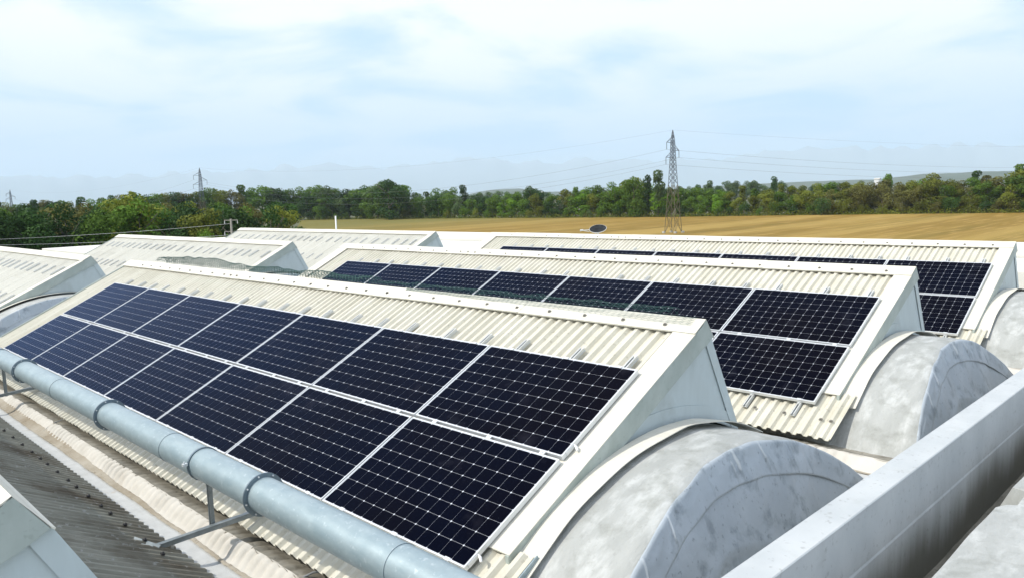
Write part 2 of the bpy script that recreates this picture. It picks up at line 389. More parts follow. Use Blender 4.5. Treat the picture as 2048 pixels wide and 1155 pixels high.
for k in (0,1,2):
    l=(LX+.02*k, ROW[k][1], 0)
    make_shed('sawtooth_roof', l, -13.35, lab_l[k], left_verge=False, capseg=3.3, screws=False, sheet='sheet_left')
    make_vault('barrel_vault', l, -13.7, {0:'vault with wrinkled membrane end under the left-edge roof',1:'vault under the middle roof of the left block',2:'vault under the farthest roof of the left block'}[k])
    make_valley(l, -14.2, {0:'valley gutter at the left edge of the left block',1:'valley gutter between the first and second left roofs',2:'valley gutter between the second and third left roofs'}[k])

# ------------------------------------------------------------------ the building below and the flat roofs behind
fb=thing('factory_building',(-12,5,GZ),'plastered factory building carrying all the sawtooth roofs','building')
mb=MB(); mb.box((0,0,2.95),(46,29.5,5.9)); mb.obj('wall',M['concrete'],fb)
mb=MB(); mb.box((0,0,5.925),(46.3,29.8,.05)); mb.obj('roof_deck',M['white_roof'],fb)
# low flat roofs behind the third row
def flat_roof(x0,x1,label):
    t=thing('flat_roof',((x0+x1)/2,13.0,-1.65),label,'roof','flat roofs behind the sawtooth rows'); L=x1-x0
    mb=MB(); mb.box((0,.7,.62),(L,1.4,1.24)); mb.obj('roof_step',M['white_roof'],t,bevel=.02)
    mb=MB(); mb.box((0,2.55,.60),(L,1.9,1.20)); mb.obj('roof_step',M['white_roof'],t,bevel=.02)
    mb=MB(); mb.box((0,1.50,.70),(L-.02,.16,1.05)); mb.obj('gutter',M['darkgap'],t)
    mb=MB(); mb.box((0,3.85,.75),(L,.45,1.50)); mb.obj('kerb',M['white_roof'],t,bevel=.03)
    mb=MB(); mb.box((0,4.9,.73),(L,1.5,1.40)); mb.obj('roof_step',M['white_roof'],t,bevel=.02)
    mb=MB(); mb.box((0,3.56,.66),(L-.02,.10,1.06)); mb.obj('gutter',M['darkgap'],t)
flat_roof(-34.5,-11.0,'low white flat roof with dark gutters between the left and right roof blocks')
flat_roof(-10.9,10.5,'low white flat roof behind the farthest panelled roof at the right edge')
t=thing('annex_roof',(-47,15.5,GZ),'long low white roof edge behind the left block of roofs','roof')
mb=MB(); mb.box((0,0,3.1),(14,12,6.2)); mb.obj('wall',M['concrete'],t)
mb=MB(); mb.box((0,0,6.32),(14.6,12.6,.24)); mb.obj('roof',M['white_roof'],t,bevel=.03)
mb=MB(); mb.box((0,-6.02,5.85),(13,.06,.35)); mb.obj('window_band',M['darkgap'],t)

# parapet between this roof and the next one, with its gutter
ang=math.atan(.0137)
def px_(y): return 1.60+.0137*(y+1.5)
pt=thing('parapet_wall',(px_(5)+.105,5,-1.9),'long pale rendered parapet wall crossing the lower right of the roof','wall',rot=(0,0,-ang))
mb=MB()
prof_=[(-.100,0),(-.100,1.292),(-.094,1.300),(.094,1.296),(.100,1.290),(.100,.92),(.106,.905),(.106,.05)]
PU=[0,.35,.36,.60,.61,.78,.79,1]
def par(u,v):
    y=-13+30*u; k=v*28; i=max(j for j in range(8) if PU[j]*28<=k+1e-6); i=min(i,6); q=(v-PU[i])/(PU[i+1]-PU[i]); a,b=prof_[i],prof_[i+1]; x=a[0]+(b[0]-a[0])*q; z=a[1]+(b[1]-a[1])*q
    nz=.004*noise.noise((y*1.3,x*9,2))+.0025*noise.noise((y*6,z*5,2)); return (x+nz,y,z+nz)
VS=sorted(set([j/20 for j in range(21)]+PU)); o_=[]
for i in range(401):
    for v in VS: mb.v.append(par(i/400,v))
nV=len(VS)
for i in range(400):
    for j in range(nV-1): a=i*nV+j; mb.f.append((a,a+nV,a+nV+1,a+1)); mb.m.append(0)
M['par_body']=mat('parapet_render',(.50,.525,.53),.75,var=(.41,.44,.45),vscale=3,stretch=(1,.6,.5),bump=.003,bscale=22,stains=((.40,.42,.41),5,.6,.74,.5),speck=((.2,.2,.19),22,.35))
def add_dirt(m):        # damp dirt that climbs up from the gutter in streaks
    nt=m.node_tree; N=nt.nodes; L=nt.links; b=N['Principled BSDF']; src=b.inputs['Base Color'].links[0].from_socket
    tc=N.new('ShaderNodeTexCoord'); sp=N.new('ShaderNodeSeparateXYZ'); L.new(tc.outputs['Object'],sp.inputs[0])
    def noi(sc,st,amt,prev):
        mp=N.new('ShaderNodeMapping'); mp.inputs['Scale'].default_value=st; L.new(tc.outputs['Object'],mp.inputs[0]); n=N.new('ShaderNodeTexNoise'); n.inputs['Scale'].default_value=sc; n.inputs['Detail'].default_value=5; L.new(mp.outputs[0],n.inputs[0])
        k=N.new('ShaderNodeMath'); k.operation='MULTIPLY_ADD'; k.inputs[1].default_value=amt; L.new(n.outputs['Fac'],k.inputs[0]); L.new(prev,k.inputs[2]); return k.outputs[0]
    h=noi(.8,(1,1,.2),-.75,sp.outputs['Z']); h=noi(7,(1,1,.12),-.30,h)
    r=N.new('ShaderNodeMapRange'); r.interpolation_type='SMOOTHSTEP'; r.inputs[1].default_value=.42; r.inputs[2].default_value=.0; r.inputs[3].default_value=0; r.inputs[4].default_value=.9; L.new(h,r.inputs[0])
    x=N.new('ShaderNodeMix'); x.data_type='RGBA'; L.new(r.outputs[0],x.inputs[0]); L.new(src,x.inputs[6]); x.inputs[7].default_value=(.12,.115,.09,1); L.new(x.outputs[2],b.inputs['Base Color'])
add_dirt(M['par_body'])
mb.obj('wall_body',M['par_body'],pt)
gt=thing('box_gutter',(2.02,5,-1.56),'dark box gutter behind the parapet wall','gutter')
mb=MB(); mb.box((0,0,.02),(.60,30,.06)); mb.obj('gutter_floor',M['darkgap'],gt)
mb=MB()
mb.grid(lambda u,v:(-.22+.16*v+.05*noise.noise((u*40,v,1)),-13+26*u,.051+.022*max(0,noise.noise((u*60,v*3,2))+.15)*sin(pi*v)),400,5,flip=True); mb.obj('leaf_litter',M['moss'],gt)
sb=thing('roof_slab',(2.2,0,-2.0),'pale grey coated roof slab in the lower right corner, past the parapet','roof')
mb=MB()
def slab(u,v):
    y=-9+17.5*u; x=2.237+.0085*y-2.2+ .012*noise.noise((y*2,1,1)); nt=0
    if 1.02<y<1.36: nt=.10
    if .90<y<=1.02: nt=.06*(y-.9)/.12
    x0=x+nt
    if v<.15: return (x0-.015+.02*v, y, 0+1.175*v/.15)
    q=(v-.15)/.85
    return (x0+3.0*q, y, 1.195+.05*sin(min(1,q*3)*pi/2)+.012*noise.noise((y*1.2,q*4,3))+.10*q)
mb.grid(slab,520,30); mb.obj('slab_surface',M['vault'],sb,smooth=False)

# ------------------------------------------------------------------ solar panels
PW,PH,TH=1.690,1.046,.038
def panel_meshes():
    fr=MB(); r=.010
    for (c,d) in [((0,PH/2-r/2,-TH/2),(PW,r,TH)),((0,-PH/2+r/2,-TH/2),(PW,r,TH)),((-PW/2+r/2,0,-TH/2),(r,PH-2*r,TH)),((PW/2-r/2,0,-TH/2),(r,PH-2*r,TH))]: fr.box(c,d)
    ce=MB(); a,b=PW/2-r,PH/2-r; z=-.003
    ce.add([(-a,-b,z),(a,-b,z),(a,b,z),(-a,b,z)],[(0,1,2,3)],0)
    ce.add([(-a,-b,z-.012),(a,-b,z-.012),(a,b,z-.012),(-a,b,z-.012)],[(3,2,1,0)],0)
    mx,my=.015,.015; cx=(PW-2*mx)/13; cy=(PH-2*my)/8; g=.0008; c=.0080
    for i in range(13):
        for j in range(8):
            x0=-PW/2+mx+i*cx+g; x1=x0+cx-2*g; y0=-PH/2+my+j*cy+g; y1=y0+cy-2*g; zz=z+.0008
            ce.add([(x0+c,y0,zz),(x1-c,y0,zz),(x1,y0+c,zz),(x1,y1-c,zz),(x1-c,y1,zz),(x0+c,y1,zz),(x0,y1-c,zz),(x0,y0+c,zz)],[tuple(range(8))],1)
    return fr.mesh('frame',M['alu']), ce.mesh('cell_sheet',[M['back'],M['cell']])
FM,CM=panel_meshes()
arr={0:'nearest',1:'middle',2:'farthest'}
def place_panel(k,i,lower):
    x=-i*1.71-PW/2; w=(-PH/2 if not lower else -PH-.028-PH/2)
    l=Vector(ROW[k])+Vector(P(x,w,0))
    pos = ['rightmost','second from right','third from right','middle','third from left','second from left','leftmost'][i]
    t=thing('solar_panel',l,f"{pos} solar panel in the {'lower' if lower else 'upper'} row of the {arr[k]} array",'solar panel',f'solar panels on the {arr[k]} sawtooth roof',rot=(SL,0,0))
    for nm,me in (('frame',FM),('cell_sheet',CM)):
        o=bpy.data.objects.new(nm,me); COL.objects.link(o); o.parent=t
for k in range(3):
    for i in range(7):
        for lw in (0,1):
            if k==2 and lw and i>2: continue     # hidden behind the middle roof
            if k==1 and lw and i>3: continue
            place_panel(k,i,lw)

# short mounting rails with clamps
def rail_proto():
    r=MB()
    for sx in (-.022,.022): r.box((sx,0,.014),(.004,.34,.030))
    r.box((0,0,.001),(.060,.34,.003)); 
    for sx in (-.016,.016): r.box((sx,0,.0275),(.014,.34,.003))
    return r.mesh('rail',M['rail'])
RM=rail_proto()
cm=MB(); cm.box((0,0,0),(.05,.034,.004)); cm.box((0,0,.004),(.014,.014,.006)); CLM=cm.mesh('clamp',M['alu'])
em=MB(); em.box((0,0,-.022),(.05,.006,.05)); em.box((0,.010,.002),(.05,.026,.004)); em.box((0,-.010,-.046),(.05,.024,.004)); em.tube([(0,-.012,-.044),(0,-.012,-.030)],.008,8); ECM=em.mesh('end_clamp',M['alu'])
def rail(loc, label, group, clamp=None, rw=0):
    t=thing('mounting_rail',loc,label,'mounting rail',group,rot=(SL,0,0))
    o=bpy.data.objects.new('rail',RM); COL.objects.link(o); o.parent=t
    if clamp:
        o=bpy.data.objects.new('clamp',clamp[0]); COL.objects.link(o); o.parent=t; o.location=clamp[1]
        if len(clamp)>2: o.rotation_euler=clamp[2]
    return t
offs=[-.175,-.745,-1.41]
for k in range(3):
    R0=Vector(ROW[k])
    for i in range(7):
        for j,of in enumerate(offs):
            x=-i*1.71+of+(.03*((i*3+j*7)%3-1) if i else 0)
            pos=['rightmost','second','third','middle','fifth','sixth','leftmost'][i]; jj=['right','middle','left'][j]
            who=f"{pos} upper panel of the {arr[k]} array"
            rail(R0+Vector(P(x,.045,-.070)),f"metal rail above {who}, {jj} one",f'mounting rails above the {arr[k]} array',(ECM,(0,-.043,.072),(0,0,pi)))
            if k==0 or (k==1 and i<3):
                rail(R0+Vector(P(x,-1.06,-.070)),f"clamped rail under {who}, {jj} one",f'mid rails between the panel rows of the {arr[k]} array',(CLM,(0,0,.0725)))
            if (k==1 and i<2) or (k==2 and i<1) or (k==0 and i<7):
                rail(R0+Vector(P(x,-2.155,-.070)),f"bottom rail beneath {who}, {jj} one",f'mounting rails below the {arr[k]} array',(ECM,(0,.032,.068)))
for n_,w in enumerate((-.93,-2.02)):
    t=thing('panel_clip',P(.0,w,-.02),('small white clip on the right edge of the nearest array beside the panel gap' if n_==0 else 'small white clip on the right edge of the nearest array near its bottom corner'),'clip','clips on the right edge of the nearest array',rot=(SL,0,0))
    mb=MB(); mb.box((.004,-.02,0),(.004,.10,.03)); mb.obj('plate',M['alu'],t)
    mb=MB(); mb.tube([(.006,.03,.006),(.03,.02,.0),(.05,.0,-.012)],[.006,.011,.009],8); mb.obj('cable_plug',M['white_pole'],t)
# screws on the exposed lower sheet
sm=MB(); sm.tube([(0,0,0),(0,0,.004)],.022,10); sm.tube([(0,0,.004),(0,0,.015)],.011,6); SM=sm.mesh('sheet_screw',M['screw'])
for s in [o for o in COL.objects if o.name.startswith('sawtooth_roof') and o.parent is None]:
    kk=round(s.location.y/5.09); sh=[c for c in s.children if c.name.startswith('corrugated_sheet')][0]
    if s.location.x<-5 or kk not in (0,1,2): continue
    for x in ([.24,.13,-.28,-.63] if kk==1 else [.24,.13,-.28,-.63,-1.0,-1.4,-1.8,-2.2,-12.55,-12.7]):
        o=bpy.data.objects.new('sheet_screw',SM); COL.objects.link(o); o.parent=sh; o.location=P(x,-2.30,-.070); o.rotation_euler=(SL,0,0)
# empty rails waiting on the left block
br=random.Random(11)
for k in range(3):
    for lvl,wc in ((0,.13),(1,-1.03)):
        x=-.28
        n=0
        while x>-13:
            rail(Vector((LX+.02*k,ROW[k][1],0))+Vector(P(x,wc,-.070)),
              {0:'bare metal rail on the left-edge roof, ',1:'bare metal rail on the middle left roof, ',2:'bare metal rail on the farthest left roof, '}[k]+('upper line' if lvl==0 else 'lower line'),
              f"{['upper','lower'][lvl]} line of bare mounting rails on the {['left-edge','middle left','farthest left'][k]} roof")
            x-=br.choice((.46,.57,.57,.68)); n+=1

# ------------------------------------------------------------------ galvanised duct on its supports
PY,PZ,PR=-2.512,-.637,.125
dt=thing('ventilation_duct',(0,PY,PZ),'galvanised round duct running along the eaves of the nearest panelled roof','duct')
def ring(x0,x1,r0,r1): 
    mb=MB(); n=64; vs=[]
    for (x,r) in ((x0,r0),(x0,r1),(x1,r1),(x1,r0)):
        vs+=[(x,r*cos(2*pi*i/n),r*sin(2*pi*i/n)) for i in range(n)]
    fs=[]
    for s_ in range(4):
        for i in range(n):
            j=(i+1)%n; a=s_*n; b=((s_+1)%4)*n; fs.append((a+i,b+i,b+j,a+j))
    mb.add(vs,fs); return mb
secs=[-12.6,-10.92,-7.75,-4.58,-1.42,1.75,4.0]; seams=[-9.30,-6.20,-3.02,.17]
for a,b in zip(secs[:-1],secs[1:]):
    mb=MB(); n=72; xs=[a+.003,b-.003]; sm_=[s for s in seams if a<s<b]
    prof=[(a+.003,0)]
    for s_ in sm_: prof+=[(s_-.012,0),(s_-.006,.004),(s_+.004,.004),(s_+.008,-.0015)]
    prof+=[(b-.003,0)]
    prof=[(a+.003,0)]+[z_ for s_ in sm_ for z_ in ((s_,0),(s_,.0025),(s_+.012,.0025),(s_+.012,-.001))]+[(b-.003,0)]
    vs=[]
    for x,dr in prof: vs+=[(x,(PR+dr)*cos(2*pi*i/n),(PR+dr)*sin(2*pi*i/n)) for i in range(n)]
    mb.add(vs,[(s_*n+i,s_*n+(i+1)%n,(s_+1)*n+(i+1)%n,(s_+1)*n+i) for s_ in range(len(prof)-1) for i in range(n)])
    o=mb.obj('duct_section',M['galv'],dt,smooth=True); q_=o.modifiers.new('e','EDGE_SPLIT'); q_.split_angle=radians(30)
for x in secs[1:-1]:
    o=ring(x-.006,x+.006,PR-.002,PR+.030).obj('flange',M['flange'],dt)
    for i in range(8):
        a_=2*pi*(i+.3)/8; mb=MB(); mb.tube([(x-.016,(PR+.017)*cos(a_),(PR+.017)*sin(a_)),(x+.016,(PR+.017)*cos(a_),(PR+.017)*sin(a_))],.006,6); mb.obj('bolt',M['alu'],o)
for s_ in seams:
    mb=ring(s_+.010,s_+.014,PR-.001,PR+.0022); mb.obj('seam_sealant',M['flange'],dt)
def support(x,label):
    t=thing('duct_support',(x,0,0),label,'support','steel supports under the duct')
    o=ring(-.075,-.055,PR+.001,PR+.009).obj('clamp_ring',M['flange'],t,loc=(0,PY,PZ))
    mb=MB(); mb.box((-.065,-(PR+.026),.03),(.03,.036,.02)); mb.tube([(-.065,-(PR+.03),.01),(-.065,-(PR+.03),.055)],.007,6); mb.obj('clamp_lug',M['alu'],t,loc=(0,PY,PZ))
    mb=MB(); mb.box((0,PY,-.965),(.042,.030,.40)); 
    mb.box((0,PY-.018,-.965),(.012,.008,.40)); mb.obj('post',M['strut'],t)
    mb=MB(); a=Vector((-.05,-2.97,-1.185)); b=Vector((.14,-2.10,-1.085)); mb.bar(a,b,.042,.034)
    mb.bar(a+Vector((0,0,.021)),b+Vector((0,0,.021)),.046,.004); mb.obj('crossbar',M['strut'],t)
    mb=MB(); mb.bar((-.19,-3.06,-1.125),(.03,-2.95,-1.165),.070,.006,up=(0,-.45,.9)); mb.bar((-.165,-3.068,-1.135),(.015,-2.975,-1.15),.006,.035,up=(0,-.45,.9)); mb.obj('foot',M['strut'],t)
support(-2.34,'steel T-shaped support with a foot on the dark roof, under the duct in the foreground')
support(-8.95,'steel support under the duct at the left edge')
# thin cables crossing the valley
for x,lab,r in ((-7.35,'thin grey cable crossing the valley gutter at the far left',.006),(-1.28,'grey cable crossing the valley gutter below the duct, foreground',.009)):
    mb=MB(); pts=[(x+.10,-2.16,-1.255),(x+.02,-2.26,-1.262),(x-.02,-2.36,-1.295),(x-.01,-2.41,-1.325),(x-.03,-2.47,-1.375),(x-.08,-2.53,-1.418),(x-.16,-2.57,-1.430),(x-.30,-2.60,-1.430),(x-.45,-2.66,-1.432)]
    tag(mb.obj('cable',M['cable'],smooth=True),lab,'cable','cables crossing the valley gutter') if False else None
    mb.tube(pts,r,8); tag(mb.obj('cable',M['cable'],smooth=True),lab,'cable','cables crossing the valley gutter')

# ------------------------------------------------------------------ bird netting on the nearest ridge
mb=MB(); nr=random.Random(2)
def netpt(u,v):
    x=-11.9+11.7*u; c=max(0,1-abs(u-.28)*2.6)
    bunch=.05+.10*max(0,sin(u*9+.5))*c+.05*noise.noise((x*1.4,1,1))
    y=.74+.30*v; z=.345+bunch*sin(pi*min(v*1.25,1))*(1 if u<.62 else .25) - .42*max(0,v-.55) 
    z+=.03*noise.noise((x*4,v*4,8)); y+=.03*noise.noise((x*3,v*3,5))
    return Vector((x,y,max(z,.335-1.6*max(0,y-.76))+.006))
NU,NV=300,11
for i in range(NU):
    for j in range(NV):
        if (i+j)%2: continue
        p=netpt(i/NU,j/NV)
        for (di,dj) in ((1,1),(1,-1),(-1,1)):
            if 0<=i+di<=NU and 0<=j+dj<=NV and nr.random()<.96:
                q=netpt((i+di)/NU,(j+dj)/NV); mb.tube([p,q],.0034 if i<NU*.60 else .0015,3,caps=False)
# the part lying flat on the ridge cap, thinning towards the gable
def flat(u,v):
    x=-3.9+4.0*u; w=.79-(.11*(.35+.65*u))*v+.014*noise.noise((x*4,v*2,3)); return Vector(P(x,w,-.026+.004*noise.noise((x*7,v*5,1))))
NU2,NV2=60,5
for i in range(NU2):
    for j in range(NV2+1):
        mb.tube([flat(i/NU2,j/NV2),flat((i+1)/NU2,j/NV2)],.0011,3,caps=False)
        if j<NV2 : mb.tube([flat(i/NU2,j/NV2),flat((i+.6)/NU2,(j+1)/NV2)],.0011,3,caps=False)
tag(mb.obj('bird_netting',M['net']),'crumpled green bird netting draped along the ridge of the nearest panelled roof','netting')

# ------------------------------------------------------------------ small things beyond the roofs
C0=Vector((3.5615,-4.95,1.4057))
FPX=1542.8725
Rm=[[0.7093914215737489,0.7041601439859333,-0.03036943561025383],[0.06361265531956106,-0.10687893938417982,-0.9922350136934835],[-0.7019382031780079,0.7019511264595438,-0.12061249927518752]]
def hdir(px,py):                     # photo position -> horizontal bearing and slope, for surveying distant things
    a,b=(px-1024)/FPX,(py-577.5)/FPX
    d=Vector([Rm[0][i]*a+Rm[1][i]*b+Rm[2][i] for i in range(3)]); return d/math.hypot(d.x,d.y)
def at(px,py,t): return C0+hdir(px,py)*t
p=at(671,432,36); t=thing('white_pole',(p.x,p.y,-1.7),'thin white pole standing behind the farthest left roof','pole')
mb=MB(); mb.tube([(0,0,0),(0,0,p.z+1.7)],.034,10); mb.obj('shaft',M['white_pole'],t,smooth=True)
mb=MB(); mb.box((0,0,.01),(.2,.2,.02)); mb.obj('base_plate',M['white_pole'],t)
# satellite dish
p=at(1196,459,24.5); t=thing('satellite_dish',(p.x,p.y,-.25),'dark satellite dish showing above the ridge of the farthest panelled roof','satellite dish')
nd=Vector((.20,-.42,.86)).normalized(); xa=nd.cross(Vector((0,0,1))).normalized(); ya=nd.cross(xa); RD=Matrix((xa,ya,nd)).transposed()
cz=p.z+.25
mb=MB()
def dishf(u,v):
    r=.27*v; a=2*pi*u; return Vector((0,0,cz))+RD@Vector((r*cos(a)*1.0,r*sin(a)*.9,.9*r*r-.04))
mb.grid(dishf,40,8); mb.obj('reflector',M['dish'],t,smooth=True,solid=.008)
mb=MB(); mb.tube([dishf(i/40,1) for i in range(41)],.007,6); mb.obj('rim',M['white_pole'],t,smooth=True)
mb=MB(); arm=Vector((-.40,-.32,cz-.02)); dl=min([dishf(i/24,1) for i in range(24)],key=lambda q:(q-arm).length); mb.tube([dl,arm],.012,6); mb.tube([dl-Vector((0,0,.06)),arm],.009,6); mb.tube([arm-Vector((.04,.03,0)),arm+Vector((.04,.03,.01))],.026,8); mb.obj('receiver_arm',M['rail'],t)
mb=MB(); mb.tube([(0,0,0),(0,0,cz-.06)],.025,8); mb.tube([(-.35,-.28,.02),(-.05,-.04,cz-.12)],.012,6); mb.obj('mast',M['rail'],t)

# ------------------------------------------------------------------ terrain
g=MB(); 
def gnd(u,v):
    x=-26000+52000*u; y=-26000+52000*v; return (x,y,GZ)
g.grid(gnd,24,24); M['ground']=mat('scrub_ground',(.085,.095,.04),.95,var=(.13,.11,.055),vscale=.02,stretch=(1,1,1),stains=((.05,.07,.025),.006,.45,.65,.8))
tag(g.obj('ground',M['ground']),'flat scrub ground around the factory','ground',kind='structure')
def tB(px):
    k=[(-200,330),(0,330),(300,350),(480,380),(620,385),(900,326),(1100,292),(1340,267),(1700,256),(2048,253),(2300,252)]
    for (a,ta),(b,tb) in zip(k[:-1],k[1:]):
        if a<=px<=b: return ta+(tb-ta)*(px-a)/(b-a)
    return k[0][1] if px<k[0][0] else k[-1][1]
fm=MB(); pts=[]
for px in range(600,2401,60):
    q=at(px,400,tB(px)-2); pts.append((q.x,q.y,GZ+.05))
near=[(40,22,GZ+.05),(-20,22,GZ+.05),(-95,40,GZ+.05),(-120,62,GZ+.05)]
poly=pts+near
def mk_field():
    m=bpy.data.materials.new('stubble'); m.use_nodes=True; nt=m.node_tree; N=nt.nodes; L=nt.links; b=N['Principled BSDF']; b.inputs['Roughness'].default_value=.95; b.inputs['Specular IOR Level'].default_value=.1
    tc=N.new('ShaderNodeTexCoord')
    def noi(scale,stretch,rot,detail=4):
        mp=N.new('ShaderNodeMapping'); mp.inputs['Scale'].default_value=stretch; mp.inputs['Rotation'].default_value=(0,0,rot); L.new(tc.outputs['Object'],mp.inputs['Vector'])
        n=N.new('ShaderNodeTexNoise'); n.inputs['Scale'].default_value=scale; n.inputs['Detail'].default_value=detail; L.new(mp.outputs[0],n.inputs['Vector']); return n.outputs['Fac']
    def ramp(f,lo,hi,amt=1):
        r=N.new('ShaderNodeMapRange'); r.inputs[1].default_value=lo; r.inputs[2].default_value=hi; r.inputs[4].default_value=amt; L.new(f,r.inputs[0]); return r.outputs[0]
    def mix(f,a,bc):
        x=N.new('ShaderNodeMix'); x.data_type='RGBA'; L.new(f,x.inputs[0])
        if isinstance(a,tuple): x.inputs[6].default_value=(*a,1)
        else: L.new(a,x.inputs[6])
        x.inputs[7].default_value=(*bc,1); return x.outputs[2]
    c=mix(ramp(noi(.10,(1,.05,1),.12),.44,.58),(.225,.145,.030),(.32,.22,.060))
    c=mix(ramp(noi(.22,(1,.03,1),.10),.52,.66,.8),c,(.165,.12,.024))
    c=mix(ramp(noi(.9,(1,.08,1),.10,6),.5,.7,.6),c,(.42,.28,.09))
    c=mix(ramp(noi(1.6,(1,1,1),0,6),.55,.7,.35),c,(.19,.135,.035))
    # greener strip toward the far left corner of the field
    sx=N.new('ShaderNodeSeparateXYZ'); L.new(tc.outputs['Object'],sx.inputs[0])
    ad=N.new('ShaderNodeMath'); ad.operation='MULTIPLY_ADD'; ad.inputs[1].default_value=60; L.new(noi(.02,(1,1,1),0),ad.inputs[0]); L.new(sx.outputs['X'],ad.inputs[2])
    r=N.new('ShaderNodeMapRange'); r.inputs[1].default_value=-125; r.inputs[2].default_value=-200; r.inputs[4].default_value=.85; L.new(ad.outputs[0],r.inputs[0])
    c=mix(r.outputs[0],c,(.145,.14,.040))
    L.new(c,b.inputs['Base Color']); return m
fm.add(poly,[tuple(range(len(poly)))]); tag(fm.obj('field',mk_field()),'golden brown stubble field with long mowing stripes','field',kind='structure')
# hills and mountains far off
M['hill']=mat('wooded_hill',(.05,.075,.04),.95,var=(.08,.09,.05),vscale=.004)
M['rock_hazed']=mat('mountain_rock_hazed',(.30,.34,.37),.95,var=(.24,.28,.31),vscale=.0008)  # limestone tone made bluish: some of the distance haze is painted into it
def prof(pts,x):
    for (a,ya),(b,yb) in zip(pts[:-1],pts[1:]):
        if a<=x<=b: return ya+(yb-ya)*(x-a)/(b-a)
    return pts[0][1] if x<pts[0][0] else pts[-1][1]
def rangeobj(name, ctrl, t0, t1, material, rough, label, base=-30):
    mb=MB(); NX,NT=220,10
    def f(u,v):
        px=-300+2700*u; yy=prof(ctrl,px); h=hdir(px,yy); t=t0+(t1-t0)*v; top=1.4+h.z*((t0+t1)/2)
        sh=sin(pi*v)**.8; n=noise.fractal((px*(.03 if t0>5000 else .012),v*2.5,t0*.001),1,2,5)
        z=GZ+base*(1-sh)+(top-GZ)*sh*(1+rough*n*(1 if sh>.2 else .4)); q=C0+h*t
        return (q.x,q.y,z)
    mb.grid(f,NX,NT,flip=True); return tag(mb.obj(name,material,smooth=True),label,name,kind='structure')
rangeobj('mountains',[(-300,355),(200,352),(450,345),(600,332),(740,333),(850,326),(960,316),(1040,324),(1140,318),(1240,322),(1340,320),(1450,318),(1540,306),(1680,294),(1800,297),(1900,290),(2048,288),(2400,300)],20500,24000,M['rock_hazed'],.16,'faint blue mountain range on the horizon')
rangeobj('hills',[(-300,425),(400,412),(900,396),(980,380),(1040,377),(1080,384),(1200,383),(1380,378),(1440,371),(1560,366),(1640,362),(1760,358),(1850,349),(1930,345),(2000,343),(2100,342),(2400,345)],3600,5200,M['hill'],.10,'low wooded hills behind the tree line')
for (px,py,w) in ((1755,357,14),(1085,384,6)):
    q=at(px,py,1150); t=thing('distant_house',(q.x,q.y,GZ),('white house on the far hills right of the pylon' if px>1500 else 'tiny white house beyond the trees left of the pylon'),'house','white houses far beyond the trees')
    h=q.z-GZ; s_=w*.45
    mb=MB(); mb.box((0,0,(h-1.5)/2),(s_,s_,h-1.5)); mb.obj('wall',M['white_pole'],t)
    mb=MB(); mb.add([(-s_*.6,-s_*.6,h-1.5),(s_*.6,-s_*.6,h-1.5),(s_*.6,s_*.6,h-1.5),(-s_*.6,s_*.6,h-1.5),(-s_*.6,0,h+.6),(s_*.6,0,h+.6)],[(0,1,5,4),(2,3,4,5),(0,4,3),(1,2,5),(3,2,1,0)]); mb.obj('roof',M['concrete'],t)

# ------------------------------------------------------------------ pylons and lines
def hw(z):
    k=[(0,1.30),(4,1.05),(10.4,.68),(15.8,.42),(19.4,.28),(21.3,.02)]
    for (a,wa),(b,wb) in zip(k[:-1],k[1:]):
        if a<=z<=b: return wa+(wb-wa)*(z-a)/(b-a)
    return .02
def pylon(loc,label,thick=1.0):
    t=thing('electricity_pylon',loc,label,'pylon','pylons of the high-voltage line')
    def lattice(zs,m,th,name):
        mb=MB()
        for sx,sy in ((1,1),(1,-1),(-1,-1),(-1,1)):
            for a,b in zip(zs[:-1],zs[1:]): mb.bar((sx*hw(a),sy*hw(a),a),(sx*hw(b),sy*hw(b),b),th*1.5)
        cn=[(1,1),(1,-1),(-1,-1),(-1,1)]
        for n_,(a,b) in enumerate(zip(zs[:-1],zs[1:])):
            for i in range(4):
                p_,q_=cn[i],cn[(i+1)%4]; A=(p_[0]*hw(a),p_[1]*hw(a),a); B=(q_[0]*hw(b),q_[1]*hw(b),b); A2=(q_[0]*hw(a),q_[1]*hw(a),a); B2=(p_[0]*hw(b),p_[1]*hw(b),b)
                mb.bar(A,B,th); mb.bar(A2,B2,th)
                if n_%2: mb.bar(A,A2,th*.8)
        mb.obj(name,m,t)
    tk=.058*thick
    lattice([0,4.0,7.4,10.2],M['pylon_lo'],tk,'lower_lattice')
    z=10.2; zs=[z]
    while z<19.3: z+=max(.75,hw(z)*1.9); zs.append(min(z,19.4))
    zs+= [20.3,21.3]
    lattice(zs,M['pylon_up'],tk*.85,'upper_lattice')
    for (z,dy) in ((18.75,-2.25),(17.15,2.3),(15.7,-2.55)):
        a=MB(); w=hw(z)
        for sx in (-1,1):
            a.bar((sx*w,math.copysign(w,dy),z),(0,dy,z),tk*1.3); a.bar((sx*w,math.copysign(w,dy),z+.95),(0,dy,z),tk*1.1)
        a.bar((-w,dy*.5,z),(w,dy*.5,z),tk*.5); a.obj('crossarm',M['pylon_up'],t)
        a=MB(); a.tube([(0,dy,z),(0,dy,z-1.45)],.055*thick,6); a.obj('insulator',M['pylon_up'],t)
    a=MB()
    for sx in (-1,1):
        for sy in (-1,1): a.box((sx*1.42,sy*1.42,.15),(.5,.5,.5))
    a.obj('footing',M['concrete'],t)
    return t
pp=[]
q=at(1346.5,466,166); pp.append(Vector((q.x,q.y,GZ)))
q=at(399,341,285); pp.append(Vector((q.x,q.y,GZ)))
q=at(20,383,560); pp.append(Vector((q.x,q.y,GZ)))
pylon(pp[0],'tall lattice electricity pylon standing in the field before the tree line')
pylon(pp[1],'small distant lattice pylon behind the trees on the left',1.0)
pylon(pp[2],'tiny far pylon above the trees at the left edge',1.6)
pR=at(2500,400,430); pR.z=GZ
